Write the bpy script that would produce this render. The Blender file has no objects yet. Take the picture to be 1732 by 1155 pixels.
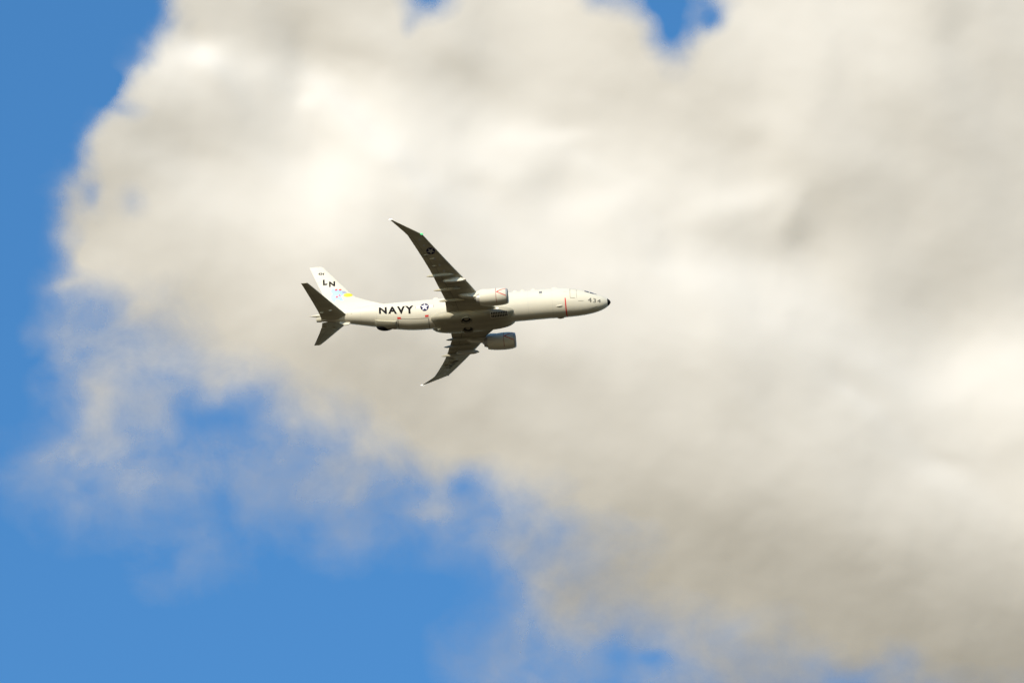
import bpy, bmesh, math, random
import numpy as np
from mathutils import Vector, Matrix

random.seed(7)
R = math.radians
scene = bpy.context.scene
col = scene.collection

# ------------------------------------------------------------------ camera
ELEV = R(35.5)                                   # the photographer looks up at the aircraft
CAM = Vector((0.0, 0.0, 1.7))
cam_d = bpy.data.cameras.new("camera")
cam_d.lens, cam_d.sensor_width = 300.0, 36.0
cam_d.clip_start, cam_d.clip_end = 1.0, 40000.0
cam = bpy.data.objects.new("camera", cam_d)
cam.location = CAM
cam.rotation_euler = (R(90) + ELEV, 0, 0)
col.objects.link(cam)
scene.camera = cam

# ------------------------------------------------------------------ sun and sky
SUN_DIR = Vector((-0.4389, -0.8410, 0.3164)).normalized()      # towards the sun, low behind the photographer
sun_elev = math.asin(SUN_DIR.z)
sun_az = math.atan2(SUN_DIR.x, SUN_DIR.y)
sl = bpy.data.lights.new("sun", 'SUN')
sl.energy, sl.angle, sl.color = 3.9, R(0.53), (1.0, 0.885, 0.71)
sun = bpy.data.objects.new("sun", sl)
sun.rotation_euler = (-SUN_DIR).to_track_quat('-Z', 'Y').to_euler()
sun.location = SUN_DIR * 3000
col.objects.link(sun)

world = bpy.data.worlds.new("World")
scene.world = world
world.use_nodes = True
wn = world.node_tree.nodes
bg = wn["Background"]
sky = wn.new("ShaderNodeTexSky")
sky.sky_type = 'NISHITA'
sky.sun_disc = False
sky.sun_elevation = sun_elev
sky.sun_rotation = sun_az % (2 * math.pi)
sky.altitude, sky.air_density, sky.dust_density, sky.ozone_density = 0, 1.0, 0.1, 2.5
hs = wn.new("ShaderNodeHueSaturation")
hs.inputs["Saturation"].default_value = 1.25
world.node_tree.links.new(sky.outputs[0], hs.inputs["Color"])
world.node_tree.links.new(hs.outputs[0], bg.inputs["Color"])
bg.inputs["Strength"].default_value = 0.15

scene.view_settings.view_transform = 'Standard'
scene.view_settings.look = 'None'
scene.view_settings.exposure = 0.46
scene.view_settings.gamma = 1.0
scene.cycles.max_bounces = 6
scene.cycles.transparent_max_bounces = 16
scene.cycles.use_denoising = True


# ------------------------------------------------------------------ materials
def material(name, base, rough=0.45, metal=0.0, vary=0.0, scale=0.6, spec=0.5, streak=False, emit=None):
    m = bpy.data.materials.new(name)
    m.use_nodes = True
    nt = m.node_tree
    p = nt.nodes["Principled BSDF"]
    p.inputs["Base Color"].default_value = (*base, 1)
    p.inputs["Roughness"].default_value = rough
    p.inputs["Metallic"].default_value = metal
    p.inputs["Specular IOR Level"].default_value = spec
    if emit:
        p.inputs["Emission Color"].default_value = (*emit[0], 1)
        p.inputs["Emission Strength"].default_value = emit[1]
    if vary:
        tc = nt.nodes.new("ShaderNodeTexCoord")
        mp = nt.nodes.new("ShaderNodeMapping")
        mp.inputs["Scale"].default_value = (scale * (0.25 if streak else 1), scale * 1.6, scale * 1.6)
        nz = nt.nodes.new("ShaderNodeTexNoise")
        nz.inputs["Scale"].default_value = 1.0
        nz.inputs["Detail"].default_value = 7.0
        nz.inputs["Roughness"].default_value = 0.62
        cr = nt.nodes.new("ShaderNodeValToRGB")
        cr.color_ramp.elements[0].position = 0.3
        cr.color_ramp.elements[1].position = 0.68
        cr.color_ramp.elements[0].color = (*[c * (1 - vary) for c in base], 1)
        cr.color_ramp.elements[1].color = (*base, 1)
        nt.links.new(tc.outputs["Object"], mp.inputs[0])
        nt.links.new(mp.outputs[0], nz.inputs["Vector"])
        nt.links.new(nz.outputs[0], cr.inputs[0])
        nt.links.new(cr.outputs[0], p.inputs["Base Color"])
        mr = nt.nodes.new("ShaderNodeMapRange")
        mr.inputs["To Min"].default_value = rough + 0.12
        mr.inputs["To Max"].default_value = rough - 0.05
        nt.links.new(nz.outputs[0], mr.inputs[0])
        nt.links.new(mr.outputs[0], p.inputs["Roughness"])
    return m


M = {
    'paint': material('grey_white_paint', (0.67, 0.645, 0.545), 0.5, vary=0.12, scale=0.55, streak=True, spec=0.3),
    'under': material('shaded_paint', (0.46, 0.435, 0.335), 0.55, vary=0.32, scale=0.7, streak=True, spec=0.25),  # same airframe grey, darkened and warmed: underside shade put into the colour
    'black': material('black_paint', (0.012, 0.012, 0.014), 0.85, spec=0.08),
    'navy': material('insignia_blue', (0.022, 0.022, 0.075), 0.85, spec=0.08),
    'white': material('insignia_white', (0.8, 0.8, 0.8), 0.5),
    'dimwhite': material('insignia_grey', (0.42, 0.43, 0.44), 0.5),
    'pink': material('faded_red', (0.62, 0.47, 0.44), 0.5),
    'red': material('warning_red', (0.62, 0.035, 0.03), 0.45),
    'maroon': material('dull_red', (0.30, 0.05, 0.045), 0.5),
    'seam': material('panel_seam', (0.16, 0.15, 0.12), 0.7),
    'number': material('number_grey', (0.06, 0.06, 0.055), 0.85, spec=0.08),
    'glass': material('cockpit_glass', (0.01, 0.012, 0.016), 0.08, spec=0.8),
    'metal': material('bare_metal', (0.50, 0.49, 0.46), 0.42, metal=0.35, vary=0.2, scale=2.0),
    'dark': material('dark_recess', (0.018, 0.017, 0.015), 0.8),
    'rubber': material('tyre_rubber', (0.03, 0.03, 0.03), 0.8, vary=0.3, scale=4),
    'sky_blue': material('emblem_blue', (0.30, 0.47, 0.80), 0.5),
    'slate': material('emblem_slate', (0.30, 0.34, 0.46), 0.5),
    'yellow': material('emblem_yellow', (0.80, 0.66, 0.02), 0.5),
    'green': material('green_lens', (0.05, 0.75, 0.20), 0.15, emit=((0.2, 1.0, 0.4), 0.6)),
    'redlens': material('red_lens', (0.35, 0.03, 0.02), 0.15),
    'lamp': material('white_lens', (0.85, 0.85, 0.82), 0.15, emit=((1.0, 0.95, 0.85), 0.6)),
}

# ------------------------------------------------------------------ setting: the ground the photographer stands on
def make_ground():
    bm = bmesh.new()
    rings = [0, 40, 200, 900, 3000, 9000, 25000]
    prev = None
    n = 64
    for r in rings:
        if r == 0:
            cur = [bm.verts.new((0, 0, 0))]
        else:
            cur = [bm.verts.new((r * math.cos(2 * math.pi * k / n), r * math.sin(2 * math.pi * k / n), 0)) for k in range(n)]
        if prev is not None:
            for k in range(n):
                if len(prev) == 1:
                    bm.faces.new((prev[0], cur[k], cur[(k + 1) % n]))
                else:
                    bm.faces.new((prev[k], cur[k], cur[(k + 1) % n], prev[(k + 1) % n]))
        prev = cur
    me = bpy.data.meshes.new("ground")
    bm.to_mesh(me); bm.free()
    m = material('dry_field', (0.105, 0.064, 0.018), 0.9, vary=0.35, scale=0.02)
    me.materials.append(m)
    o = bpy.data.objects.new("ground", me)
    o['kind'] = 'structure'
    o['label'] = 'dry open field below the aircraft'
    o['category'] = 'ground'
    col.objects.link(o)


make_ground()

# ------------------------------------------------------------------ the cloud: a lumpy thick body of vapour 5 km away
# rows of 24 cells, 0..9: how closed the vapour is, and how far its face turns to the low sun
COVER = [
    "000189999999999999999999",
    "000599999999999999999999",
    "003899999999999999999999",
    "007899999999999999999999",
    "056799999999999999999999",
    "028899999999999999999999",
    "046789999999999999999999",
    "024679999999999999999999",
    "034567899999999999999999",
    "016422578999999999999999",
    "123322246899999999999999",
    "122222222234689999999999",
    "011111122223567899999999",
    "000111000001578899999999",
    "000000000011466778899999",
    "000000000012332466677899",
]
FACE = [
    "555544444455665446777655",
    "666676567544565455666655",
    "444344588755666645656555",
    "444345679778867755555545",
    "333467788877688887444444",
    "335456787667888875444544",
    "344445666556777788754444",
    "333334554455666677764456",
    "333333333344445555566589",
    "333333333344444444555668",
    "333333334333344444555555",
    "333333333333333344455556",
    "333333333332222222333344",
    "333333333322211111111222",
    "333333333322211111111111",
    "333333333322222211110000",
]
# single holes / wisps and single sunlit or shaded lumps: x, y, half-sizes, turn, strength
GAPS = [(1138, 50, 34, 62, -8, -1.0), (1196, 28, 26, 24, 0, -.75), (1120, -12, 95, 34, 0, -.8), (1020, 8, 40, 20, 10, -.3), (722, -8, 42, 34, 0, -.95),
        (690, 45, 18, 26, 30, -.22), (178, 152, 22, 16, 0, -.5), (215, 185, 30, 14, 15, -.3), (160, 325, 16, 20, 0, -.4), (240, 345, 22, 26, 0, -.2),
        (785, 815, 26, 26, 0, -.35), (740, 870, 40, 20, 10, .18), (590, 830, 120, 30, 10, .08), (330, 690, 60, 38, 15, -.12), (395, 712, 50, 34, 0, -.1),
        (835, 862, 22, 16, 0, -.15), (950, 890, 40, 20, -30, -.08), (1075, 1105, 60, 30, 0, -.2), (1425, 1150, 46, 40, 0, -.35), (1110, 1105, 30, 18, 0, -.2),
        (120, 475, 30, 12, -20, .25), (150, 430, 22, 16, -60, .2), (125, 770, 130, 22, -8, .14), (330, 800, 130, 30, -8, .12), (165, 690, 26, 60, 10, .18)]
LUMPS = [(352, 88, 30, 24, 10, .26), (300, 95, 40, 16, -45, .08), (545, 135, 26, 40, -30, .16), (600, 190, 80, 40, 30, .13), (655, 245, 26, 34, 0, .14), (520, 170, 18, 16, 0, .12),
         (430, 110, 40, 26, 20, .08), (860, 320, 260, 90, 0, .04), (560, 330, 90, 60, 0, .04), (470, 60, 60, 40, 0, -.06), (620, 95, 60, 30, 20, -.12), (790, 120, 60, 34, 10, -.10), (560, 300, 40, 60, 0, .10), (840, 240, 50, 24, 0, .08),
         (945, 228, 60, 16, -12, .12), (985, 270, 34, 26, 30, .06), (930, 300, 50, 34, 0, -.12), (800, 310, 40, 24, 0, -.10), (1010, 350, 60, 26, -20, .10), (1200, 345, 70, 24, -25, .10),
         (1290, 320, 50, 22, -20, .12), (1320, 350, 40, 16, -50, .10), (1345, 385, 34, 30, 0, -.10), (1270, 230, 34, 20, -20, -.08), (1410, 320, 70, 30, -15, -.06), (1640, 635, 80, 44, -20, .06),
         (1700, 600, 50, 30, 0, .03), (1600, 670, 50, 24, -30, .06), (1690, 690, 60, 50, 0, .08), (1580, 800, 50, 24, 20, .08), (1600, 770, 30, 16, 0, -.08), (1440, 670, 30, 18, 30, .08), (1470, 690, 24, 16, 0, .06),
         (1440, 640, 60, 22, 10, -.05), (1610, 30, 40, 40, 0, -.10), (700, 320, 40, 20, 0, .06), (300, 290, 70, 30, 20, .04), (260, 225, 40, 40, 0, -.06), (1150, 470, 120, 26, 0, .06)]


def cubic_resample(g, ys, xs):
    """smooth sampling of grid g at float rows ys and columns xs (same shape)"""
    def w(t):
        return [(1 - t) ** 3 / 6, (3 * t ** 3 - 6 * t ** 2 + 4) / 6, (-3 * t ** 3 + 3 * t ** 2 + 3 * t + 1) / 6, t ** 3 / 6]
    h, wd = g.shape
    iy = np.floor(ys).astype(int); ix = np.floor(xs).astype(int)
    wy, wx = w(ys - iy), w(xs - ix)
    out = np.zeros_like(ys)
    for a in range(4):
        for b in range(4):
            out += wy[a] * wx[b] * g[np.clip(iy + a - 1, 0, h - 1), np.clip(ix + b - 1, 0, wd - 1)]
    return out


def sharpen(g, k=0.55):
    """undo part of the spline's smoothing so the cells keep their values"""
    p = np.pad(g, 1, mode='edge')
    nb = (p[:-2, 1:-1] + p[2:, 1:-1] + p[1:-1, :-2] + p[1:-1, 2:]) / 4
    return g + k * (g - nb)


rng = np.random.RandomState(11)


def fbm(ys, xs, cell, octaves, gain=0.55):
    out = np.zeros_like(ys); amp = 1.0; tot = 0
    for k in range(octaves):
        c = cell / 2 ** k
        t = rng.rand(97, 131)
        yy, xx = ys / c + 13.7 * k, xs / c + 7.3 * k
        iy = np.floor(yy).astype(int); ix = np.floor(xx).astype(int)
        fy, fx = yy - iy, xx - ix
        fy = fy * fy * fy * (fy * (fy * 6 - 15) + 10); fx = fx * fx * fx * (fx * (fx * 6 - 15) + 10)
        g = lambda a, b: t[(iy + a) % 97, (ix + b) % 131]
        out += amp * ((g(0, 0) * (1 - fx) + g(0, 1) * fx) * (1 - fy) + (g(1, 0) * (1 - fx) + g(1, 1) * fx) * fy - 0.5)
        tot += amp; amp *= gain
    return out / tot


def make_cloud():
    DIST = 5000.0
    MPU = DIST * 36.0 / 300.0 / 1732.0              # metres per cell unit (1/1732 of the cloud's reference width)
    cov = np.array([[int(c) for c in r] for r in COVER], float) / 9
    face = np.array([[int(c) for c in r] for r in FACE], float)
    lin = np.interp(face, range(10), [.38, .43, .50, .57, .635, .70, .765, .82, .87, .91])
    PL, PT = 2, 6                                    # the cloud goes on above and to one side
    cov = np.pad(cov, ((PT, 3), (PL, 7)), mode='edge')
    lin = np.pad(lin, ((PT, 3), (PL, 7)), mode='edge')
    cov[:, 0] = 0; cov[:, 1] *= 0.4
    for k in range(3):
        cov[-1 - k] *= [0, .3, .7][k]
        cov[:, -1 - k] *= [0, .4, .8][k]
        cov[k] *= [0, .4, .8][k]
    cov, lin = sharpen(cov), sharpen(lin)
    STEP = 5.0
    C = 72.17
    x0, x1 = -PL * C, (24 + 7) * C
    y0, y1 = -PT * C, (16 + 3) * C
    nx, ny = int((x1 - x0) / STEP), int((y1 - y0) / STEP)
    PX, PY = np.meshgrid(x0 + STEP * np.arange(nx), y0 + STEP * np.arange(ny))
    # the outline wanders: bend the coarse fields by turbulence
    wx = fbm(PY, PX, 110, 5) * 60; wy = fbm(PY, PX, 110, 5) * 60
    gy, gx = (PY + wy) / C - 0.5 + PT, (PX + wx) / C - 0.5 + PL
    d = cubic_resample(cov, gy, gx)
    L = cubic_resample(lin, gy, gx)
    QX, QY = PX + 0.6 * wx, PY + 0.6 * wy
    def marks(g, rows):
        for x, y, rx, ry, turn, amp in rows:
            c, s_ = math.cos(R(turn)), math.sin(R(turn))
            u, v_ = ((QX - x) * c + (QY - y) * s_) / rx, (-(QX - x) * s_ + (QY - y) * c) / ry
            g = g + amp * np.exp(-(u * u + v_ * v_))
        return g
    # firmer outline on the sunny flank
    firm = np.clip((420 - PX) / 120, 0, 1) * np.clip((560 - PY) / 120, 0, 1)
    e_ = np.clip((d - .22) / .52, 0, 1); e_ = e_ * e_ * (3 - 2 * e_)
    d = np.clip(marks(d * (1 - .75 * firm) + e_ * .75 * firm, GAPS), 0, 1)
    L = marks(L, LUMPS) + fbm(PY, PX, 170, 4, 0.5) * 0.18 + fbm(PY, PX, 50, 3, 0.5) * 0.06
    
    # relief whose lit face gives this exposure: slope along the sun's direction, least squares in the frequency domain
    lx, ly, lz = SUN_L
    lp = math.hypot(lx, ly); ax, ay = lx / lp, -ly / lp      # rows run downwards
    goal = (L - AMB) / KEY
    goal = 0.17 + np.log1p(np.exp((goal - 0.17) * 14)) / 14            # soft floor
    goal = 0.88 - np.log1p(np.exp((0.88 - goal) * 16)) / 16            # and soft crest
    P = 60
    H, W_ = goal.shape[0] + 2 * P, goal.shape[1] + 2 * P
    ky = 2j * math.pi * np.fft.fftfreq(H)[:, None]; kx = 2j * math.pi * np.fft.fftfreq(W_)[None, :]
    ks, kt = ax * kx + ay * ky, -ay * kx + ax * ky
    want = goal.copy()
    for _ in range(3):
        slope = -np.tan(math.acos(lz) - np.arccos(np.clip(want, 0.12, 0.97)))
        S = np.fft.fft2(np.pad(slope, P, mode='reflect'))
        relief = np.real(np.fft.ifft2(np.conj(ks) * S / (np.abs(ks) ** 2 + 0.14 * np.abs(kt) ** 2 + 2e-5)))[P:-P, P:-P]
        gyy, gxx = np.gradient(relief)
        got = (lz - lx * gxx + ly * gyy) / np.sqrt(1 + gxx ** 2 + gyy ** 2)
        want = np.clip(want + 0.7 * (goal - got), 0.12, 0.97)
    relief *= STEP * MPU
    # ------------------------------------------------------ closed body
    keep = d > 0.015
    cell = keep[:-1, :-1] | keep[1:, :-1] | keep[:-1, 1:] | keep[1:, 1:]
    used = np.zeros_like(keep)
    used[:-1, :-1] |= cell; used[1:, :-1] |= cell; used[:-1, 1:] |= cell; used[1:, 1:] |= cell
    idx = -np.ones(keep.shape, int); idx[used] = np.arange(used.sum())
    n = used.sum()
    U = (PX - 866) * MPU; V = (577.5 - PY) * MPU
    front = np.stack([U[used], V[used], relief[used]], 1)
    # the dense core is a closed body up to 180 m deep; the torn rim thins out to a single veil
    dense = d > 0.98
    core = dense[:-1, :-1] & dense[1:, :-1] & dense[:-1, 1:] & dense[1:, 1:]
    depth = 180 * np.clip((d - .97) / .03, 0, 1) ** 0.5
    back = np.stack([U[used], V[used], relief[used] * 0.3 - 30 - depth[used]], 1)
    rim = front - [0, 0, 4.0]
    verts = np.concatenate([front, back, rim])
    def corners(c_):
        return idx[:-1, :-1][c_], idx[1:, :-1][c_], idx[1:, 1:][c_], idx[:-1, 1:][c_]
    a, b, c, e = corners(cell)
    a2, b2, c2, e2 = corners(core)
    quads = [np.stack([a, b, c, e], 1), np.stack([e2, c2, b2, a2], 1) + n]
    cp = np.pad(core, 1)
    ci, cj = np.nonzero(core)
    for di, dj, p, q in ((-1, 0, (0, 1), (0, 0)), (1, 0, (1, 0), (1, 1)), (0, -1, (0, 0), (1, 0)), (0, 1, (1, 1), (0, 1))):
        m = ~cp[ci + 1 + di, cj + 1 + dj]
        i1 = idx[ci[m] + p[0], cj[m] + p[1]]; i2 = idx[ci[m] + q[0], cj[m] + q[1]]
        quads.append(np.stack([i1 + 2 * n, i2 + 2 * n, i2 + n, i1 + n], 1)[:, ::-1])
    quads = np.concatenate(quads)
    live, quads = np.unique(quads, return_inverse=True)
    quads = quads.reshape(-1, 4)
    verts = verts[live]
    vap = np.concatenate([d[used]] * 3)[live]
    me = bpy.data.meshes.new("clouds")
    me.from_pydata(verts.tolist(), [], quads.tolist())
    at = me.attributes.new("vapour", 'FLOAT', 'POINT')
    at.data.foreach_set('value', vap.astype(np.float32))
    me.polygons.foreach_set('use_smooth', [True] * len(me.polygons))
    me.update()
    # ------------------------------------------------------ vapour material
    m = bpy.data.materials.new("cloud_vapour"); m.use_nodes = True
    nt = m.node_tree; N = nt.nodes; K = nt.links.new
    N.clear()
    out = N.new("ShaderNodeOutputMaterial")
    mix = N.new("ShaderNodeMixShader"); tr = N.new("ShaderNodeBsdfTransparent")
    df = N.new("ShaderNodeBsdfDiffuse"); df.inputs["Color"].default_value = (0.59, 0.59, 0.59, 1); df.inputs["Roughness"].default_value = 0.0
    att = N.new("ShaderNodeAttribute"); att.attribute_name = "vapour"
    tc = N.new("ShaderNodeTexCoord")
    def noise(scale, detail, rough, dist=0.0):
        nz = N.new("ShaderNodeTexNoise"); nz.inputs["Scale"].default_value = scale
        nz.inputs["Detail"].default_value = detail; nz.inputs["Roughness"].default_value = rough
        nz.inputs["Distortion"].default_value = dist
        flat = N.new("ShaderNodeMapping"); flat.inputs["Scale"].default_value = (1, 1, 0.0)
        K(tc.outputs["Object"], flat.inputs[0]); K(flat.outputs[0], nz.inputs["Vector"])
        return nz
    def math_(op, a, b=None, clamp=False):
        q = N.new("ShaderNodeMath"); q.operation = op; q.use_clamp = clamp
        for i, v in enumerate((a, b)):
            if v is None: continue
            if isinstance(v, (int, float)): q.inputs[i].default_value = v
            else: K(v, q.inputs[i])
        return q.outputs[0]
    n1 = noise(0.028, 6, 0.56, 0.25)
    dd = att.outputs["Fac"]
    edge = math_('MULTIPLY', math_('MULTIPLY', dd, math_('SUBTRACT', 1.0, dd)), 4.0)
    nn = math_('MULTIPLY', math_('SUBTRACT', n1.outputs[0], 0.5), 1.0)
    alpha = math_('ADD', dd, math_('MULTIPLY', nn, edge))
    mr = N.new("ShaderNodeMapRange"); mr.interpolation_type = 'LINEAR'
    mr.inputs["From Min"].default_value = 0.03; mr.inputs["From Max"].default_value = 0.94
    K(alpha, mr.inputs[0])
    K(mr.outputs[0], mix.inputs[0]); K(tr.outputs[0], mix.inputs[1]); K(df.outputs[0], mix.inputs[2])
    bump = N.new("ShaderNodeBump"); bump.inputs["Strength"].default_value = 0.13; bump.inputs["Distance"].default_value = 6.0
    n2 = noise(0.02, 3, 0.45, 0.0)
    K(n2.outputs[0], bump.inputs["Height"]); K(bump.outputs[0], df.inputs["Normal"])
    K(mix.outputs[0], out.inputs["Surface"])
    me.materials.append(m)
    o = bpy.data.objects.new("clouds", me)
    o['kind'] = 'stuff'
    o['label'] = 'broad cream and grey cumulus cloud filling most of the blue sky'
    o['category'] = 'cloud'
    f = Vector((0, math.cos(ELEV), math.sin(ELEV)))
    o.location = CAM + f * DIST
    o.rotation_euler = (R(90) + ELEV, 0, 0)
    col.objects.link(o)


# light on the cloud: sun part KEY * cos(angle to sun) + ambient AMB; SUN_W = how far the sun lies to the front of the cloud
KEY, AMB = 1.0, 0.12
SUN_L = (-0.439, 0.746, 0.501)      # towards the sun in the cloud's own frame: across, up, out
make_cloud()

# ------------------------------------------------------------------ the aircraft
# local frame while building: x forward from the nose (so negative aft), y to port, z up; starboard is -y
ORIGIN = Vector((-19.7, 0, -2.2))
ROOT = bpy.data.objects.new("airplane", None)
ROOT['label'] = 'white twin-engine navy patrol jet with raked wingtips, seen from below, flying nose right'
ROOT['category'] = 'airplane'
col.objects.link(ROOT)


def link(name, verts, faces, mats, parent=None, smooth=True, sharp=35, fmat=None):
    me = bpy.data.meshes.new(name)
    me.from_pydata([tuple(Vector(v) - ORIGIN) for v in verts], [], faces)
    if not isinstance(mats, (list, tuple)):
        mats = [mats]
    for m in mats:
        me.materials.append(m)
    if fmat:
        for p, k in zip(me.polygons, fmat):
            p.material_index = k
    bm = bmesh.new(); bm.from_mesh(me)
    bmesh.ops.recalc_face_normals(bm, faces=bm.faces)
    bm.to_mesh(me); bm.free()
    me.polygons.foreach_set('use_smooth', [smooth] * len(me.polygons))
    if smooth and sharp:
        me.set_sharp_from_angle(angle=R(sharp))
    me.update()
    o = bpy.data.objects.new(name, me)
    o.parent = parent or ROOT
    col.objects.link(o)
    return o


def loft(rings, cap=True):
    n = len(rings[0])
    v = [p for r in rings for p in r]
    f = []
    for i in range(len(rings) - 1):
        for k in range(n):
            a, b = i * n + k, i * n + (k + 1) % n
            f.append((a, b, b + n, a + n))
    if cap:
        f.append(tuple(range(n))[::-1]); m = (len(rings) - 1) * n; f.append(tuple(range(m, m + n)))
    return v, f


# ---- fuselage shape
ST = np.array([(0, -.75, -.75, 0), (.05, -.60, -.90, .16), (.15, -.46, -1.03, .30), (.5, -.18, -1.32, .58), (1, .1, -1.6, .86), (1.8, .45, -1.86, 1.15),
               (2.6, .82, -2.02, 1.37), (3.4, 1.16, -2.12, 1.53), (4.2, 1.42, -2.17, 1.65), (5.2, 1.64, -2.18, 1.76), (6.5, 1.8, -2.17, 1.84), (8.5, 1.88, -2.13, 1.88),
               (12, 1.88, -2.13, 1.88), (18, 1.88, -2.13, 1.88), (24, 1.88, -2.13, 1.88), (26, 1.88, -2.05, 1.87), (28, 1.88, -1.74, 1.8), (30, 1.86, -1.3, 1.66),
               (32, 1.8, -.82, 1.45), (34, 1.7, -.36, 1.17), (36, 1.5, .08, .83), (37.5, 1.22, .30, .53), (38.5, .95, .37, .32), (38.85, .80, .42, .22)])


def hermite(s, xs, ys):
    i = int(np.clip(np.searchsorted(xs, s) - 1, 0, len(xs) - 2))
    def slope(k):
        if k == 0: return (ys[1] - ys[0]) / (xs[1] - xs[0])
        if k == len(xs) - 1: return (ys[-1] - ys[-2]) / (xs[-1] - xs[-2])
        a = (ys[k] - ys[k - 1]) / (xs[k] - xs[k - 1]); b = (ys[k + 1] - ys[k]) / (xs[k + 1] - xs[k])
        return 0 if a * b <= 0 else 2 * a * b / (a + b)
    h = xs[i + 1] - xs[i]; t = (s - xs[i]) / h
    return ((2 * t ** 3 - 3 * t ** 2 + 1) * ys[i] + (t ** 3 - 2 * t ** 2 + t) * h * slope(i) + (-2 * t ** 3 + 3 * t ** 2) * ys[i + 1] + (t ** 3 - t ** 2) * h * slope(i + 1))


def section(x):
    s = min(max(-x, 0), 38.85)
    zt, zb, hw = (hermite(s, ST[:, 0], ST[:, k]) for k in (1, 2, 3))
    return zt, zb, hw, zb + (zt - zb) * 0.531


def fus(x, th, off=0.0):
    """point on the fuselage; th = 0 starboard, 90 top, -90 belly (radians)"""
    zt, zb, hw, zc = section(x)
    h = (zt - zc) if math.sin(th) > 0 else (zc - zb)
    return Vector((x, -(hw + off) * math.cos(th), zc + (h + off) * math.sin(th)))


ss = [0.004, 0.03, .08, .15, .25, .38, .42] + list(np.arange(.6, 9, .2)) + list(np.arange(9, 25, .8)) + list(np.arange(25, 38.8, .3)) + [38.84]
NA = 96
NOSE_CUT = 0.42


def fus_ring(s):
    return [fus(-s, 2 * math.pi * k / NA) for k in range(NA)]


v, f = loft([fus_ring(s) for s in ss if s >= NOSE_CUT])
fuselage = link("fuselage", v, f, M['paint'])
v, f = loft([fus_ring(s) for s in ss if s <= NOSE_CUT])
link("nose_cone", v, f, M['black'], fuselage)['label'] = 'black tip of the nose'


# ---- flat markings laid on curved skins
def poly_mesh(polys, edge=0.2):
    """polys: list of 2D polygons -> small triangles"""
    bm = bmesh.new()
    for p in polys:
        bm.faces.new([bm.verts.new((a, b, 0)) for a, b in p])
    return refine(bm, edge)


def refine(bm, edge):
    bmesh.ops.triangulate(bm, faces=bm.faces[:])
    for _ in range(6):
        es = [e for e in bm.edges if e.calc_length() > edge]
        if not es: break
        bmesh.ops.subdivide_edges(bm, edges=es, cuts=1)
        bmesh.ops.triangulate(bm, faces=[q for q in bm.faces if len(q.verts) > 3])
    vs = [(q.co.x, q.co.y) for q in bm.verts]
    bm.verts.index_update()
    fs = [tuple(q.index for q in fc.verts) for fc in bm.faces]
    bm.free()
    return vs, fs


def text_mesh(s, size, bold=0.0, space=1.0, edge=0.2):
    cu = bpy.data.curves.new("lettering", 'FONT')
    cu.body, cu.size, cu.offset, cu.space_character = s, size, bold, space
    cu.align_x, cu.align_y = 'CENTER', 'CENTER'
    o = bpy.data.objects.new("lettering", cu)
    col.objects.link(o)
    bpy.context.view_layer.update()
    me = o.evaluated_get(bpy.context.evaluated_depsgraph_get()).to_mesh()
    bm = bmesh.new(); bm.from_mesh(me)
    xs = [q.co.x for q in bm.verts]; ys = [q.co.y for q in bm.verts]
    cx, cy = (min(xs) + max(xs)) / 2, (min(ys) + max(ys)) / 2
    for q in bm.verts: q.co.x -= cx; q.co.y -= cy; q.co.z = 0
    bpy.data.objects.remove(o); bpy.data.curves.remove(cu)
    bmesh.ops.remove_doubles(bm, verts=bm.verts, dist=1e-5)
    return refine(bm, edge)


def on_fuselage(x0, th0, off=0.015, rot=0.0, slant=0.0):
    c, s = math.cos(rot), math.sin(rot)
    r = 1.95
    def f(a, b):
        a, b = a * c - b * s + slant * b, a * s + b * c
        return fus(x0 + a, R(th0) + b / r, off)
    return f


def decal(name, vf, place, mats, parent, fmat=None):
    vs, fs = vf
    o = link(name, [place(a, b) for a, b in vs], fs, mats, parent, smooth=False, fmat=fmat)
    return o


def merge(*parts):
    vs, fs, mi = [], [], []
    for k, (v_, f_) in enumerate(parts):
        n = len(vs)
        vs += v_; fs += [tuple(i + n for i in q) for q in f_]; mi += [k] * len(f_)
    return vs, fs, mi


def disc(r, n=40, cx=0, cy=0, ry=None):
    ry = ry or r
    return [(cx + r * math.cos(2 * math.pi * k / n), cy + ry * math.sin(2 * math.pi * k / n)) for k in range(n)]


def star(r):
    return [((r if k % 2 == 0 else r * 0.40) * math.cos(math.pi / 2 + math.pi * k / 5), (r if k % 2 == 0 else r * 0.40) * math.sin(math.pi / 2 + math.pi * k / 5)) for k in range(10)]


def star_tris(r):
    p = star(r)
    tri = [[p[k - 1], p[k], p[(k + 1) % 10]] for k in range(0, 10, 2)]
    return tri + [[p[k] for k in range(1, 10, 2)]]


def rect(cx, cy, w, h):
    return [(cx - w / 2, cy - h / 2), (cx + w / 2, cy - h / 2), (cx + w / 2, cy + h / 2), (cx - w / 2, cy + h / 2)]


def seam(p, q, w=0.05):
    (x0, y0), (x1, y1) = p, q
    l = math.hypot(x1 - x0, y1 - y0); nx, ny = -(y1 - y0) / l * w / 2, (x1 - x0) / l * w / 2
    return [(x0 - nx, y0 - ny), (x1 - nx, y1 - ny), (x1 + nx, y1 + ny), (x0 + nx, y0 + ny)]


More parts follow.
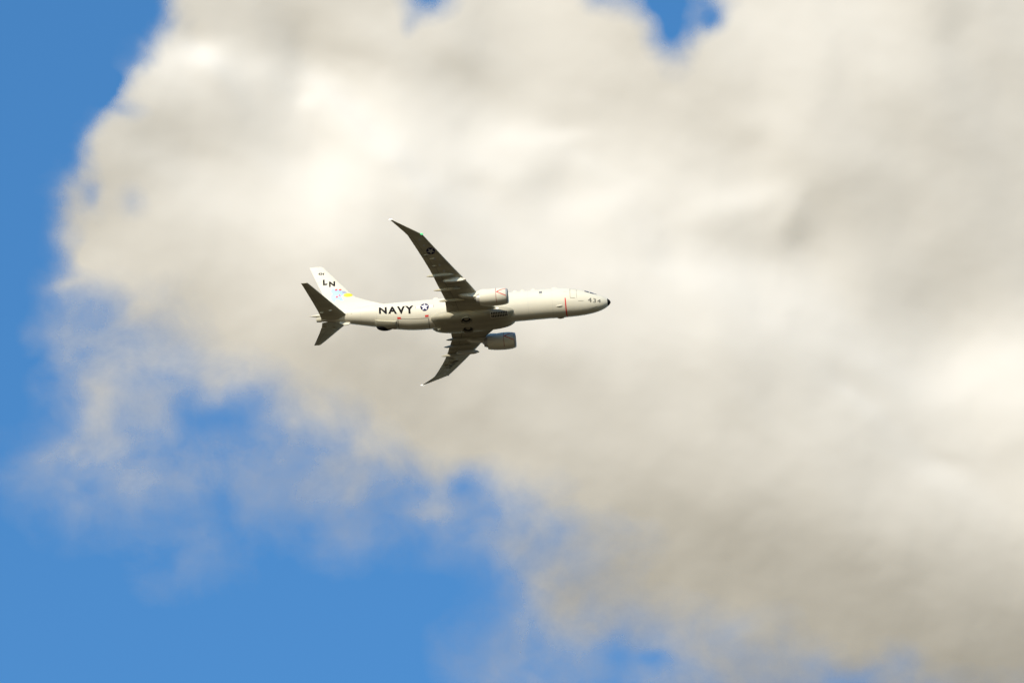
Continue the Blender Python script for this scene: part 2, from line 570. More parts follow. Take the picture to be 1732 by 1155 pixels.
def insignia(name, r, place, parent, star_mat, disc_mat, bar=None, spin=0.0):
    """place(off) gives the mapping at that height over the skin"""
    c, s = math.cos(spin), math.sin(spin)
    t = lambda P: [[(a * c - b * s, a * s + b * c) for a, b in q] for q in P]
    vs, fs, mats, mi = [], [], [], []
    def add(polys, off, mat):
        v_, f_ = poly_mesh(polys, 0.18)
        n = len(vs); pl = place(off)
        vs.extend(pl(a, b) for a, b in v_); fs.extend(tuple(i + n for i in q) for q in f_)
        mats.append(mat); mi.extend([len(mats) - 1] * len(f_))
    add(t([disc(r)]), 0.012, disc_mat)
    add(t(star_tris(r * 0.97)), 0.024, star_mat)
    if bar:
        add(t([rect(-1.55 * r, 0, r, 0.52 * r), rect(1.55 * r, 0, r, 0.52 * r)]), 0.012, star_mat)
        add(t([rect(-1.5 * r, 0, r * .9, 0.17 * r), rect(1.5 * r, 0, r * .9, 0.17 * r)]), 0.024, bar)
        add(t([rect(-2.07 * r, 0, 0.07 * r, 0.6 * r), rect(2.07 * r, 0, 0.07 * r, 0.6 * r)]), 0.024, M['number'])
    return link(name, vs, fs, mats, parent, smooth=False, fmat=mi)


decal("lettering", text_mesh("NAVY", 1.46, 0.065, 1.30), on_fuselage(-28.2, -11.0), M['black'], fuselage)['label'] = 'black NAVY lettering on the rear fuselage'
insignia("insignia", 0.56, lambda off: on_fuselage(-24.43, -4.4, off), fuselage, M['white'], M['navy'], M['pink'])['label'] = 'blue disc with white star on the fuselage side'
NOSE_NUMBER = on_fuselage(-2.06, -21.5, 0.012, rot=-0.07)
decal("number", text_mesh("434", 0.98, 0.0, 1.2), lambda a, b: NOSE_NUMBER(a, b * 1.25), M['number'], fuselage)['label'] = 'grey number 434 by the nose'
# red warning band round the forward fuselage
decal("warning_stripe", poly_mesh([rect(0, 0, 0.15, 3.3)], 0.12), on_fuselage(-5.86, -64), M['red'], fuselage)['label'] = 'thin red stripe round the forward fuselage'
# crew door outline
vs, fs, _ = merge(poly_mesh([rect(-.42, 0, .045, 1.85)], .2), poly_mesh([rect(.42, 0, .03, 1.85)], .2), poly_mesh([rect(-.1, -.92, .62, .06)], .2), poly_mesh([rect(0, .92, .84, .03)], .2))
decal("cabin_door", (vs, fs), on_fuselage(-4.78, 12, 0.012), M['seam'], fuselage)
# cabin window with its dull frame
vs, fs, mi = merge(poly_mesh([rect(0, .08, .44, .50)], .2), poly_mesh([rect(.02, -.42, .40, .08)], .2))
decal("cabin_window", (vs, fs), on_fuselage(-9.07, 15, 0.012), M['dimwhite'], fuselage)
vs, fs, _ = merge(*[poly_mesh([rect(-.14 + .14 * k, .08, .08, .40)], .2) for k in range(3)])
decal("window_blind", (vs, fs), on_fuselage(-9.07, 15, 0.024), M['number'], fuselage)
# cockpit windows, both sides and front
for sgn in (1, -1):
    for (x0, x1, t0, t1, t2, t3) in ((-3.3, -2.72, 32, 58, 29, 57), (-2.64, -2.12, 28, 56, 29, 60), (-2.04, -1.75, 31, 64, 40, 76)):
        n = 5
        vs, fs = [], []
        for i in range(n + 1):
            for j in range(n + 1):
                x = x0 + (x1 - x0) * i / n
                lo, hi = t0 + (t2 - t0) * i / n, t1 + (t3 - t1) * i / n
                th = lo + (hi - lo) * j / n
                th = R(th) if sgn == 1 else math.pi - R(th)
                vs.append(fus(x, th, 0.014))
        for i in range(n):
            for j in range(n):
                a = i * (n + 1) + j
                fs.append((a, a + 1, a + n + 2, a + n + 1))
        link("cockpit_window", vs, fs, M['glass'], fuselage)
# red rescue labels by the weapons bay
for x, th, w in ((-27.9, -44.5, .48), (-24.22, -39.5, .46), (-28.6, -68, .62)):
    decal("warning_label", poly_mesh([rect(0, 0, w, .26)], .12), on_fuselage(x, th, 0.014), M['red'], fuselage)
# weapons bay door seams
vs, fs, _ = merge(poly_mesh([rect(0, 0, 4.05, .05)], .25), poly_mesh([rect(-2.03, -1.0, .06, 2.0)], .2), poly_mesh([rect(2.03, -1.0, .07, 2.0)], .2), poly_mesh([rect(0, -2.0, 4.05, .06)], .25))
decal("weapons_bay_door", (vs, fs), on_fuselage(-26.06, -47.5, 0.012), M['seam'], fuselage)
# service panel seams under the nose and on the flank
vs, fs, _ = merge(poly_mesh([seam((-.35, -.03), (.38, .03), .05)], .2))
decal("panel_seam", (vs, fs), on_fuselage(-3.85, -26.6, 0.012), M['seam'], fuselage)
for q in (seam((-.35, -.12), (.3, .16), .045), seam((.31, .15), (.42, -.02), .045)):
    decal("panel_seam", poly_mesh([q], .2), on_fuselage(-2.2, -63, 0.012), M['number'], fuselage)
for q in (rect(0, 0, .16, .1), rect(-.6, -.12, .3, .05)):
    decal("panel_seam", poly_mesh([q], .2), on_fuselage(-34.2, -19, 0.012), M['seam'], fuselage)
vs, fs, _ = merge(poly_mesh([rect(0, 0, .5, .05)], .2))
decal("panel_seam", (vs, fs), on_fuselage(-5.85, 14, 0.012), M['pink'], fuselage)
for x in (-7.6, -10.8, -30.9, -33.0):
    decal("skin_joint", poly_mesh([rect(0, 0, .018, 5.2)], .15), on_fuselage(x, -30, 0.006), M['dimwhite'], fuselage)


def blob(name, c, half, mat, parent, n=20, m=12, tip=0.0, pw=2.0):
    """spindle or bump with its long axis along x"""
    rings = []
    for i in range(m + 1):
        u = -1 + 2 * i / m
        u = max(-0.999, min(0.999, u))
        k = max(1e-3, (1 - abs(u) ** pw)) ** 0.5
        rings.append([(c[0] + half[0] * u, c[1] + half[1] * k * math.cos(2 * math.pi * j / n), c[2] + half[2] * k * math.sin(2 * math.pi * j / n) + tip * u) for j in range(n)])
    v, f = loft(rings)
    return link(name, v, f, mat, parent)


def prism(name, outline, plane, thick, mat, parent, taper=0.35):
    """outline in the x-z plane at y = plane, lens-shaped across"""
    n = len(outline)
    cx = sum(p[0] for p in outline) / n; cz = sum(p[1] for p in outline) / n
    vs = []
    for dy, k in ((-thick / 2, 1 - taper), (0, 1.0), (thick / 2, 1 - taper)):
        for x, z in outline:
            vs.append((cx + (x - cx) * k, plane + dy, cz + (z - cz) * k))
    fs = [tuple(range(n)), tuple(range(2 * n, 3 * n))[::-1]]
    for L_ in (0, 1):
        for k in range(n):
            a, b = L_ * n + k, L_ * n + (k + 1) % n
            fs.append((a, b, b + n, a + n))
    return link(name, vs, fs, mat, parent, smooth=False)


# blade antennas and bumps on the crown and belly
for x, th, s in ((-12.5, 52, .30), (-11.5, 54, .28), (-10.1, 54, .33), (-7.3, 56, .42), (-23.0, 53, .36)):
    p = fus(x, R(th + 8))
    blob("antenna", (p.x, p.y, p.z), (s, .10, .22), M['paint'], fuselage)
blob("air_scoop", tuple(fus(-6.7, R(-45))), (.42, .10, .10), M['paint'], fuselage, tip=0.0)
blob("belly_antenna", tuple(fus(-6.7, R(-112))), (.5, .14, .18), M['under'], fuselage)
blob("belly_antenna", tuple(fus(-22.8, R(-100))), (.3, .1, .45), M['paint'], fuselage)
# side sensor housing with its flat lit top, and the dark dome below
rings = []
for x, g in ((-31.1, .0), (-31.05, .24), (-30.6, .34), (-29.6, .36), (-28.6, .34), (-28.35, .24), (-28.3, .0)):
    out_ = [fus(x, R(t), g + .02) for t in np.linspace(-57, -92, 12)]
    inn = [fus(x, R(t), -.15) for t in np.linspace(-92, -57, 12)]
    rings.append(out_ + inn)
v, f = loft(rings)
sensor = link("sensor_housing", v, f, M['under'], fuselage)
sensor['label'] = 'box fairing low on the rear fuselage'
p = fus(-29.85, R(-97))
blob("sensor_dome", (p.x, p.y, p.z + .12), (1.25, .75, .58), M['black'], fuselage, n=28, m=18)['label'] = 'dark dome under the rear fuselage'

# ---- belly fairing with wheel wells
def fairing_ring(x):
    s = -x
    xs = np.array([12.7, 13.1, 13.8, 15, 17, 19, 21, 22.3, 23.2, 23.7])
    hw = hermite(s, xs, np.array([1.25, 1.60, 1.86, 2.04, 2.16, 2.18, 2.10, 1.95, 1.72, 1.40]))
    zb = hermite(s, xs, np.array([-1.7, -2.02, -2.26, -2.42, -2.48, -2.48, -2.44, -2.32, -2.15, -1.85]))
    zt = hermite(s, xs, np.array([-1.3, -1.08, -.95, -.85, -.75, -.75, -.85, -.98, -1.08, -1.25]))
    zc, h = (zt + zb) / 2, (zt - zb) / 2
    ring = []
    for k in range(64):
        t = 2 * math.pi * k / 64
        c, s_ = math.cos(t), math.sin(t)
        ring.append((x, hw * math.copysign(abs(c) ** 0.62, c), zc + h * math.copysign(abs(s_) ** 0.75, s_)))
    return ring


v, f = loft([fairing_ring(-s) for s in np.arange(12.7, 23.71, 0.22)])
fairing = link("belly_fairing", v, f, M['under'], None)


def fairing_place(off):
    xs_cache = {}
    def f(a, b):
        # a along x, b around: arc coordinate measured as y on the lower half
        k = round(a, 3)
        if k not in xs_cache: xs_cache[k] = fairing_ring(a)
        r = xs_cache[k]
        pts = sorted([(p[1], p[2]) for p in r if p[2] <= (max(q[2] for q in r) + min(q[2] for q in r)) / 2 + 1e-6])
        ys = [p[0] for p in pts]; zs = [p[1] for p in pts]
        return Vector((a, b, float(np.interp(b, ys, zs)) - off))
    return f


for sgn in (-1, 1):
    y = 1.05 * sgn
    cut = None
    bm = bmesh.new()
    bmesh.ops.create_cone(bm, cap_ends=True, segments=40, radius1=.74, radius2=.74, depth=1.2, matrix=Matrix.Translation(Vector((-19.05, y, -2.6)) - ORIGIN))
    me = bpy.data.meshes.new("cutter"); bm.to_mesh(me); bm.free()
    cut = bpy.data.objects.new("cutter", me); col.objects.link(cut); cut.parent = ROOT
    md = fairing.modifiers.new("well", 'BOOLEAN'); md.operation = 'DIFFERENCE'; md.object = cut; md.solver = 'EXACT'
    bpy.context.view_layer.update()
    new = bpy.data.meshes.new_from_object(fairing.evaluated_get(bpy.context.evaluated_depsgraph_get()))
    fairing.modifiers.clear(); fairing.data = new
    bpy.data.objects.remove(cut)
fairing.data.name = "belly_fairing"
fairing.data.set_sharp_from_angle(angle=R(35))
for sgn in (-1, 1):
    y = 1.05 * sgn
    # liner: cup just inside the hole, its floor coloured dark for the shade within
    rings = [[(-19.05 + .735 * math.cos(2 * math.pi * k / 40), y + .735 * math.sin(2 * math.pi * k / 40), z) for k in range(40)] for z in (-2.44, -1.86)]
    v, f = loft(rings, cap=False); f.append(tuple(range(40, 80)))
    well = link("wheel_well", v, f, [M['under'], M['dark']], fairing, fmat=[0] * 40 + [1])
    # tyre and hub lying flat in the well
    rings = []
    for i in range(41):
        t = 2 * math.pi * i / 40
        rings.append([(-19.05 + (.46 + .15 * math.cos(q)) * math.cos(t), y + (.46 + .15 * math.cos(q)) * math.sin(t), -2.10 + .13 * math.sin(q)) for q in [2 * math.pi * j / 14 for j in range(14)]])
    v, f = loft(rings, cap=False)
    wheel = link("main_wheel", v, f, M['rubber'], fairing)
    rings = [[(-19.05 + r * math.cos(2 * math.pi * k / 32), y + r * math.sin(2 * math.pi * k / 32), z) for k in range(32)] for r, z in ((.34, -1.98), (.34, -2.12), (.24, -2.16), (.2, -2.10), (.08, -2.10), (.06, -2.17))]
    v, f = loft(rings)
    link("wheel_hub", v, f, M['under'], fairing)

# vent grille on the fairing's forward starboard flank: frame plate and dark slots
def fairing_flank(off):
    cache = {}
    def f(a, b):
        k = round(a, 3)
        if k not in cache: cache[k] = fairing_ring(a)
        r = cache[k]                                   # index 32 = starboard side, 48 = belly
        q = 40 + b * 6.4
        i = int(math.floor(q)); t = q - i
        p0, p1 = Vector(r[i]), Vector(r[i + 1])
        p = p0.lerp(p1, t)
        d = (p1 - p0); nrm = Vector((0, d.z, -d.y)).normalized()
        if nrm.z > 0: nrm = -nrm
        return p + nrm * off
    return f


vs, fs = poly_mesh([rect(-14.65, 0.0, 2.35, 1.36)], .25)
decal("vent_frame", (vs, fs), fairing_flank(0.012), M['paint'], fairing)
slots = []
for row in (-.31, .31):
    for k in range(10):
        slots.append(poly_mesh([rect(-14.65 - .98 + 0.218 * k, row, .15, .5)], .3))
vs, fs, _ = merge(*slots)
decal("vent_grille", (vs, fs), fairing_flank(0.026), M['dark'], fairing)['label'] = 'two rows of dark vent slots on the belly'

# ---- wings
WY = [0.9, 1.9, 3.2, 4.5, 5.6, 7.0, 8.5, 10.0, 12.0, 14.0, 15.4, 16.07, 16.25, 16.7, 17.2, 17.8, 18.3, 18.62, 18.79]
LE = [-13.9, -14.9, -16.0, -16.9, -17.4, -18.08, -18.9, -19.75, -20.86, -21.97, -22.76, -23.14, -23.42, -24.0, -24.66, -25.46, -26.12, -26.55, -26.80]
TE = [-21.55, -21.55, -21.5, -21.5, -21.75, -22.12, -22.48, -22.88, -23.53, -24.25, -24.78, -25.04, -25.16, -25.45, -25.82, -26.26, -26.63, -26.87, -27.00]
WT = [.135, .135, .13, .12, .115, .11, .11, .105, .105, .10, .10, .10, .10, .10, .10, .10, .10, .10, .10]


def wz(y):
    t = y - 1.9
    return -1.45 + .13 * t + .0043 * t * t


def airfoil(c, t):
    yt = 5 * t * (.2969 * math.sqrt(max(c, 0)) - .126 * c - .3516 * c * c + .2843 * c ** 3 - .1036 * c ** 4)
    return 1.22 * yt, -.80 * yt


CH = [(1 - math.cos(math.pi * k / 22)) / 2 for k in range(23)]


def lift_ring(le, te, t, place):
    ch = le - te
    up = [place(le - c * ch, airfoil(c, t)[0] * ch + .02 * ch * 4 * c * (1 - c)) for c in CH]
    lo = [place(le - c * ch, airfoil(c, t)[1] * ch + .02 * ch * 4 * c * (1 - c)) for c in CH]
    return up + lo[-1:0:-1] if True else up


def wing_lower(y, x):
    le, te, t = (float(np.interp(y, WY, q)) for q in (LE, TE, WT))
    c = min(max((le - x) / (le - te), 0), 1)
    return wz(y) + (airfoil(c, t)[1] + .08 * c * (1 - c)) * (le - te)


def wing_upper_inside(y, x):
    return wing_lower(y, x) + 0.12


def make_wing(sg):
    """sg = -1 starboard, +1 port"""
    yy = np.unique(np.concatenate([WY, np.arange(2.5, 18.6, .45)]))
    rings = []
    for y in yy:
        le, te, t = (float(np.interp(y, WY, q)) for q in (LE, TE, WT))
        rings.append(lift_ring(le, te, t, lambda x, dz, y=y: (x, sg * y, wz(y) + dz)))
    v, f = loft(rings)
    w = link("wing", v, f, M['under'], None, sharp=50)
    w['label'] = 'starboard wing, its shaded underside towards the camera' if sg < 0 else 'port wing reaching away below the fuselage'
    # flap track fairings
    for y, xt in ((9.07, -23.5), (6.45, -22.85), (4.42, -22.35)):
        n, rings = 18, []
        L_ = 3.7
        for i in range(17):
            u = i / 16
            x = xt + L_ * u
            k = (max(1e-4, u) ** .62) * (max(1e-4, 1 - u) ** .5) * 1.62
            zc = wing_lower(y, x if x > -21.9 - (y - 4.4) * .25 else -21.9 - (y - 4.4) * .25) - .20 + .12 * (u - .3)
            rings.append([(x, sg * y + .25 * k * math.cos(2 * math.pi * j / n), zc + .33 * k * math.sin(2 * math.pi * j / n)) for j in range(n)])
        v, f = loft(rings)
        link("flap_fairing", v, f, M['under'], w)
    # hinge fairings between them
    for y, c0 in ((10.6, .70), (7.75, .74), (5.4, .80), (3.1, .84), (11.9, .55), (12.6, .72)):
        le, te = float(np.interp(y, WY, LE)), float(np.interp(y, WY, TE))
        x = le - c0 * (le - te)
        blob("hinge_fairing", (x, sg * y, wing_lower(y, x) - .02), (.34, .06, .09), M['under'], w, n=12, m=8)
    # weapon pylon standing out ahead of the leading edge
    y = 8.2
    ol = [(-18.25, -.98), (-18.45, -.80), (-19.1, wz(y) - .12), (-19.6, wing_lower(y, -19.6) + .1), (-21.0, wing_lower(y, -21.0) + .1), (-21.35, -.85), (-21.1, -1.08), (-20.0, -1.18), (-18.8, -1.16)]
    prism("weapon_pylon", ol, sg * y, .30, M['paint'], w, taper=.06)
    # lights: coloured lens where the raked tip begins, white at the very tip
    c = (-23.22, sg * 16.0, wz(16.0) + .03)
    blob("navigation_light", c, (.22, .24, .08) if sg < 0 else (.16, .2, .06), M['green'] if sg < 0 else M['redlens'], w)['label'] = 'green starboard wing light' if sg < 0 else 'red port wing light'
    blob("tip_light", (-26.93, sg * 18.84, wz(18.79) + .02), (.28, .12, .07), M['lamp'], w)
    # aileron and flap seams on the underside
    def under(off):
        return lambda a, b: Vector((a, sg * b, wing_lower(b, a) - off))
    def span_line(y0, y1, c0, c1, wd):
        q = []
        for i in range(12):
            ya, yb = y0 + (y1 - y0) * i / 12, y0 + (y1 - y0) * (i + 1) / 12
            def at(y, k):
                le, te = float(np.interp(y, WY, LE)), float(np.interp(y, WY, TE))
                return le - k * (le - te)
            ka, kb = c0 + (c1 - c0) * i / 12, c0 + (c1 - c0) * (i + 1) / 12
            q.append([(at(ya, ka), ya), (at(ya, ka) - wd, ya), (at(yb, kb) - wd, yb), (at(yb, kb), yb)])
        return poly_mesh(q, .6)
    seams = [span_line(2.3, 10.2, .74, .70, .05), span_line(10.5, 15.6, .74, .74, .04), span_line(5.8, 15.8, .09, .11, .035)]
    for y in (10.35, 15.7, 7.9, 5.75):
        le, te = float(np.interp(y, WY, LE)), float(np.interp(y, WY, TE))
        seams.append(poly_mesh([seam((te + .02, y), (le - .70 * (le - te), y), .045)], .3))
    for q in seams:
        decal("panel_seam", q, under(.006), M['seam'], w)
    # fuel tank hatches
    for y in (6.6, 9.6, 10.7, 11.8, 14.2, 15.2):
        decal("tank_hatch", poly_mesh([disc(.15, 18, float(np.interp(y, WY, LE)) * .55 + float(np.interp(y, WY, TE)) * .45, y, .22)], .2), under(.008), M['dimwhite'], w)
    # underwing marking
    if sg < 0:
        insignia("insignia", .58, lambda off: (lambda a, b: under(off)(-22.35 + a, 13.2 + b)), w, M['dimwhite'], M['navy'], None, spin=math.pi)['label'] = 'dim star insignia under the starboard wing'
    else:
        tx = text_mesh("NAVY", 1.15, .03, 1.0)
        cx = lambda y: float(np.interp(y, WY, LE)) * .52 + float(np.interp(y, WY, TE)) * .48
        vs, fs = tx
        decal("lettering", (vs, fs), lambda a, b: under(.012)(cx(12.4 - a * .0) + b * .85 - a * .47, 12.4 + a * .8), M['black'], w)['label'] = 'dark lettering under the port wing'
    return w


wing_s = make_wing(-1)
wing_p = make_wing(1)

# ---- engines
EX, EY, EZ = -13.12, 5.02, -1.90


def make_engine(sg):
    cy = sg * EY
    n = 56
    def ring(dx, r, flat=True):
        o = []
        for j in range(n):
            t = 2 * math.pi * j / n
            s_ = math.sin(t)
            k = 1 - (.05 * max(0, -s_) ** 2 if flat else 0)
            o.append((EX + dx, cy + r * math.cos(t) * (1.02 if flat else 1), EZ + r * s_ * k))
        return o
    prof = [(-3.72, .885), (-3.72, .92), (-3.2, 1.02), (-2.6, 1.10), (-2.0, 1.145), (-1.4, 1.155), (-.9, 1.14), (-.5, 1.09), (-.24, 1.03)]
    v, f = loft([ring(a, b) for a, b in prof], cap=False)
    body = link("engine", v, f, M['paint'], None)
    body['label'] = 'near engine pod, its flank in full sun' if sg < 0 else 'far engine pod, in the shade below the fuselage'
    lip = [(-.24, 1.03), (-.12, 1.0), (-.03, .95), (0, .91), (-.03, .87), (-.12, .835), (-.3, .81)]
    v, f = loft([ring(a, b) for a, b in lip], cap=False)
    link("inlet_lip", v, f, M['metal'], body)
    duct = [(-.3, .81), (-.6, .79), (-1.0, .785)]
    v, f = loft([ring(a, b) for a, b in duct], cap=False)
    link("inlet_duct", v, f, M['dimwhite'], body)
    # fan blades as one fan
    vs, fs = [], []
    for k in range(24):
        t0 = 2 * math.pi * k / 24
        m = len(vs)
        for r, tw in ((.22, .10), (.5, .16), (.775, .2)):
            for s_ in (-1, 1):
                vs.append((EX - .98 + s_ * .07, cy + r * math.cos(t0 + s_ * tw / 2), EZ + r * math.sin(t0 + s_ * tw / 2) * .97))
        fs += [(m, m + 1, m + 3, m + 2), (m + 2, m + 3, m + 5, m + 4)]
    link("fan", vs, fs, M['dark'], body, smooth=False)
    v, f = loft([ring(-1.2, .78), ring(-1.22, .02)], cap=False)
    link("fan_backing", v, f, M['dark'], body)
    v, f = loft([ring(-1.1, .24, False), ring(-.85, .2, False), ring(-.65, .1, False), ring(-.55, .01, False)])
    link("spinner", v, f, M['under'], body)
    v, f = loft([ring(-3.72, .885), ring(-3.3, .86), ring(-3.0, .62)], cap=False)
    link("fan_duct", v, f, M['dark'], body)
    v, f = loft([ring(-3.0, .64, False), ring(-3.72, .66, False), ring(-3.95, .6, False), ring(-4.2, .5, False), ring(-4.2, .47, False), ring(-3.9, .42, False)], cap=False)
    link("core_nozzle", v, f, M['metal'], body)
    v, f = loft([ring(-3.9, .34, False), ring(-4.15, .27, False), ring(-4.35, .14, False), ring(-4.45, .03, False)])
    link("exhaust_cone", v, f, M['metal'], body)
    # pylon up to the wing
    ol = [(-14.6, EZ + 1.06), (-15.4, EZ + 1.20), (-16.4, EZ + 1.28), (-17.3, wz(5) + .05), (-18.4, wz(5) - .05), (-19.7, wz(5) - .10), (-19.2, wz(5) - .42), (-18.3, EZ + .30), (-17.2, EZ + .10), (-16.0, EZ + .4)]
    prism("engine_pylon", ol, cy, .56, M['paint'], body, taper=.05)
    # red ring and chevron on both flanks
    px = np.array([p[0] for p in prof[1:]]); pr = np.array([p[1] for p in prof[1:]])
    def skin(off, side):
        def g(a, b):                       # a: metres aft(-) of the lip, b: arc above the outboard line
            r = float(np.interp(a, px, pr)) + off if a < -.24 else float(np.interp(a, [-.24, -.12, -.03], [1.03, 1.0, .95])) + off
            t = b / 1.12
            s_ = math.sin(t)
            k = 1 - .05 * max(0, -s_) ** 2
            return Vector((EX + a, cy + side * r * math.cos(t) * 1.02, EZ + r * s_ * k))
        return g
    vs, fs = poly_mesh([rect(-1.52, 0, .06, 3.0)], .1)
    decal("warning_ring", (vs, fs), skin(.010, -1), M['maroon'], body)
    vs, fs = poly_mesh([rect(-1.52, 0, .06, 3.0)], .1)
    decal("warning_ring", (vs, fs), skin(.010, 1), M['maroon'], body)
    for side in (-1, 1):
        vs, fs, _ = merge(poly_mesh([[(-1.47, -.04), (-.22, -.66), (-.22, -.56), (-1.28, 0), (-.22, .56), (-.22, .66), (-1.47, .04)]], .12))
        decal("chevron", (vs, fs), skin(.012, side), M['red'], body)
    # strake on the flank
    return body


make_engine(-1)
make_engine(1)

# landing light and slat root glint at the wing root
blob("landing_light", (-14.85, -1.98, wz(1.9) - .12), (.22, .16, .10), M['lamp'], wing_s)

# ---- vertical fin (airfoil across y)
FZ = [1.0, 1.9, 2.45, 2.9, 3.35, 3.7, 4.2, 5.5, 7.0, 8.3, 9.0, 9.2]
FL = [-26.6, -28.7, -30.5, -31.7, -32.8, -33.55, -34.1, -35.1, -36.25, -37.25, -37.8, -38.1]
FT = [-36.9, -37.25, -37.47, -37.64, -37.82, -37.96, -38.15, -38.66, -39.24, -39.33, -39.60, -39.62]
FT = [-36.95 - (z - 1.5) * .355 for z in FZ]
FH = [.05, .07, .09, .12, .2, .28, .30, .26, .21, .165, .14, .05]


def fin_half(x, z):
    le, te, h = (float(np.interp(z, FZ, q)) for q in (FL, FT, FH))
    c = min(max((le - x) / (le - te), 0), 1)
    return h * (2.97 * math.sqrt(c) - 1.26 * c - 3.516 * c * c + 2.843 * c ** 3 - 1.036 * c ** 4)


rings = []
for z in np.unique(np.concatenate([FZ, np.arange(1.2, 9.2, .2)])):
    le, te = float(np.interp(z, FZ, FL)), float(np.interp(z, FZ, FT))
    a = [(le - c * (le - te), -fin_half(le - c * (le - te), z), z) for c in CH]
    b = [(le - c * (le - te), fin_half(le - c * (le - te), z), z) for c in CH]
    rings.append(a + b[-2:0:-1])
v, f = loft(rings)
fin = link("tail_fin", v, f, M['paint'], None, sharp=50)


def on_fin(x0, z0, off=.012, rot=0.0):
    c, s = math.cos(rot), math.sin(rot)
    return lambda a, b: Vector((x0 + a * c - b * s, -fin_half(x0 + a * c - b * s, z0 + a * s + b * c) - off, z0 + a * s + b * c))


decal("lettering", text_mesh("L", 1.15, .06), on_fin(-37.66, 6.50), M['black'], fin)['label'] = 'black letter L on the tail fin'
decal("lettering", text_mesh("N", 1.12, .055), on_fin(-36.74, 6.08), M['black'], fin)['label'] = 'black letter N on the tail fin'
decal("number", text_mesh("434", .55, .015), on_fin(-38.15, 7.93, rot=-.16), M['number'], fin)['label'] = 'small grey number 434 near the top of the fin'
# rudder hinge seam
for q in (seam((-36.5, 3.2), (-38.6, 9.0), .04), seam((-38.95, 8.6), (-38.1, 8.45), .03)):
    decal("panel_seam", poly_mesh([q], .3), on_fin(0, 0, .006), M['dimwhite'], fin)
# squadron emblem: pale blue bird-like shape, yellow oval, red dots
vs, fs, mats, mi = [], [], [], []


def emblem(polys, off, mat):
    v_, f_ = poly_mesh(polys, .25)
    n = len(vs); pl = on_fin(0, 0, off)
    vs.extend(pl(a, b) for a, b in v_); fs.extend(tuple(i + n for i in q) for q in f_)
    mats.append(mat); mi.extend([len(mats) - 1] * len(f_))


emblem([[(-36.95, 4.9), (-36.75, 5.35), (-36.45, 5.30), (-36.3, 4.95), (-35.95, 5.0), (-35.7, 4.85), (-35.35, 4.75), (-35.15, 4.45), (-35.3, 4.15), (-35.55, 3.95), (-35.45, 3.55), (-35.2, 3.25), (-35.75, 3.35), (-36.05, 3.6), (-36.35, 3.55), (-36.45, 3.2), (-36.7, 3.3), (-36.95, 3.75), (-36.95, 4.2), (-36.7, 4.45)]], .010, M['sky_blue'])
emblem([[(-35.45, 4.75), (-35.15, 4.75), (-34.75, 4.45), (-35.15, 4.35), (-35.4, 4.4)]], .020, M['slate'])
emblem([[(x, z) for x, z in disc(.60, 28, -34.65, 4.02, .30)]], .026, M['yellow'])
emblem([disc(.19, 14, -36.22, 5.03, .14), disc(.18, 14, -35.68, 4.97, .13), disc(.17, 14, -36.15, 3.92, .16), disc(.13, 14, -35.78, 4.08, .11)], .034, M['red'])
link("emblem", vs, fs, mats, fin, smooth=False, fmat=mi)['label'] = 'pale blue and yellow squadron emblem on the fin'

# ---- horizontal stabilizers
def make_stab(sg):
    SY = [.35, 1.57, 3.5, 5.5, 6.75, 7.02, 7.10]
    SL = [-34.55, -35.38, -36.75, -38.13, -39.02, -39.22, -39.30]
    STT = [-38.25, -38.45, -39.0, -39.62, -40.02, -40.10, -40.13]
    SZ = [.33, .56, .93, 1.31, 1.57, 1.62, 1.64]
    yy = np.unique(np.concatenate([SY, np.arange(.6, 6.9, .35)]))
    rings = []
    for y in yy:
        le, te, z = (float(np.interp(y, SY, q)) for q in (SL, STT, SZ))
        t = .11
        rings.append([(x, sg * y, z + d) for x, d in
                      [(le - c * (le - te), airfoil(c, t)[0] * (le - te) * .8) for c in CH] + [(le - c * (le - te), airfoil(c, t)[1] * (le - te)) for c in CH[-2:0:-1]]])
    v, f = loft(rings)
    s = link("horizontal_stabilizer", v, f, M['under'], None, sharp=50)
    s['label'] = 'starboard tailplane, raised towards the camera side' if sg < 0 else 'port tailplane below the tail cone'
    def under(a, b):
        le, te, z = (float(np.interp(b, SY, q)) for q in (SL, STT, SZ))
        c = min(max((le - a) / (le - te), 0), 1)
        return Vector((a, sg * b, z + airfoil(c, .10)[1] * (le - te) - .006))
    q = []
    for y0, y1 in zip(np.arange(1.8, 6.4, .5), np.arange(2.3, 6.9, .5)):
        at = lambda y: float(np.interp(y, SY, SL)) * .30 + float(np.interp(y, SY, STT)) * .70
        q.append([(at(y0), y0), (at(y0) - .04, y0), (at(y1) - .04, y1), (at(y1), y1)])
    decal("panel_seam", poly_mesh(q, .5), under, M['seam'], s)
    for y, x in ((2.05, -36.9), (1.7, -38.1)):
        p = under(x, y)
        blob("hinge_fairing", (x, sg * y, p.z - .04), (.26, .09, .10), M['paint'], s, n=12, m=8)
    return s


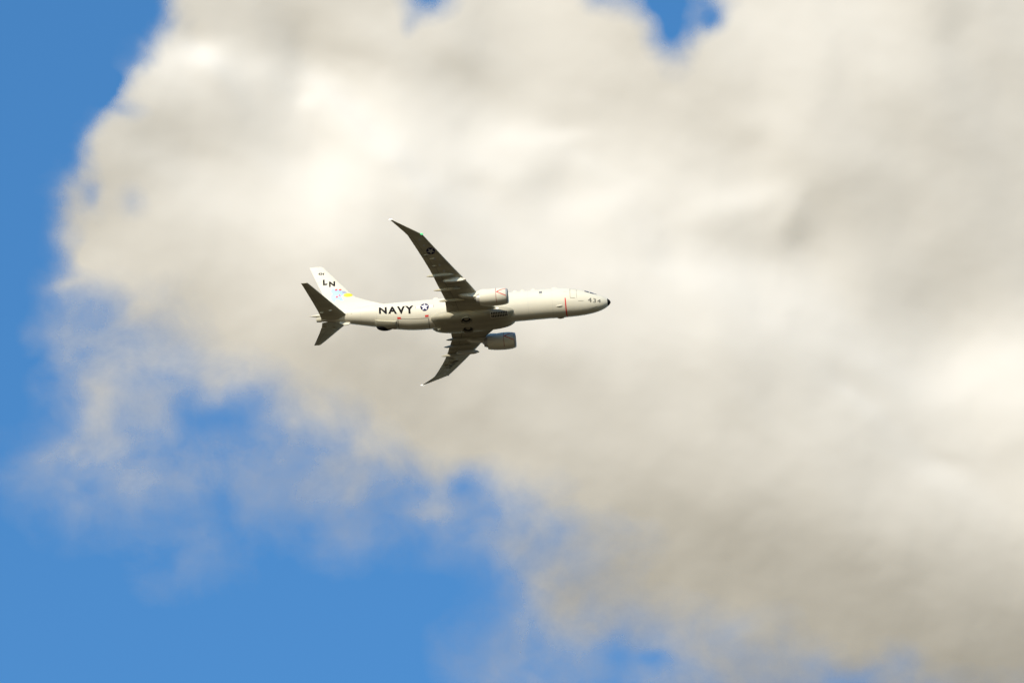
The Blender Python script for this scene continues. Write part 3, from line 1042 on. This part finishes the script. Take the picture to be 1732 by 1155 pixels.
make_stab(-1)
make_stab(1)

# ---- tail cone, pointed fairing above it, ventral blade
v, f = loft([[(-38.3 - dx, r * math.cos(2 * math.pi * k / 24), .64 - .05 * dx + r * 1.05 * math.sin(2 * math.pi * k / 24)) for k in range(24)] for dx, r in ((0, .36), (.35, .33), (.62, .29), (.66, .24), (.4, .2))], cap=False)
tail = link("tail_cone", v, f, M['under'], None)
v, f = loft([[(-38.6, r * math.cos(2 * math.pi * k / 24), .62 + r * math.sin(2 * math.pi * k / 24)) for k in range(24)] for r in (.31, .02)], cap=True)
link("exhaust_outlet", v, f, M['dark'], tail)
n = 16
v, f = loft([[(x, r * 1.0 * math.cos(2 * math.pi * k / n), z + r * .8 * math.sin(2 * math.pi * k / n)) for k in range(n)] for x, r, z in ((-37.2, .16, 1.28), (-37.8, .24, 1.26), (-38.4, .25, 1.25), (-39.0, .2, 1.26), (-39.6, .1, 1.30), (-40.0, .02, 1.34))])
link("tail_fairing", v, f, M['paint'], tail)
prism("ventral_blade", [(-34.4, -.25), (-34.7, -.62), (-35.2, -.66), (-36.0, -.22), (-35.9, .02), (-35.0, -.18)], .02, .14, M['paint'], fuselage, taper=.1)

# ---- put the aircraft in the air: level flight, nose slightly up, wings level
Xc = Vector((0.99409972, 0.08906019, 0.06191959))
Yc = Vector((-0.10210437, 0.57563431, 0.81130749))
right, up, backv = Vector((1, 0, 0)), Vector((0, -math.sin(ELEV), math.cos(ELEV))), Vector((0, -math.cos(ELEV), -math.sin(ELEV)))
wv = lambda c: (right * c.x + up * c.y + backv * c.z).normalized()
fx = wv(Xc); fy = -wv(Yc); fz = fx.cross(fy).normalized(); fy = fz.cross(fx)
FPX = 1732 * 300 / 36.0
DEP = FPX / 12.85
nose = CAM + right * ((1032.59 - 866) / FPX * DEP) + up * ((577.5 - 503.19) / FPX * DEP) - backv * DEP
rot = Matrix((fx, fy, fz)).transposed().to_4x4()
ROOT.matrix_world = Matrix.Translation(nose + rot.to_3x3() @ ORIGIN) @ rot
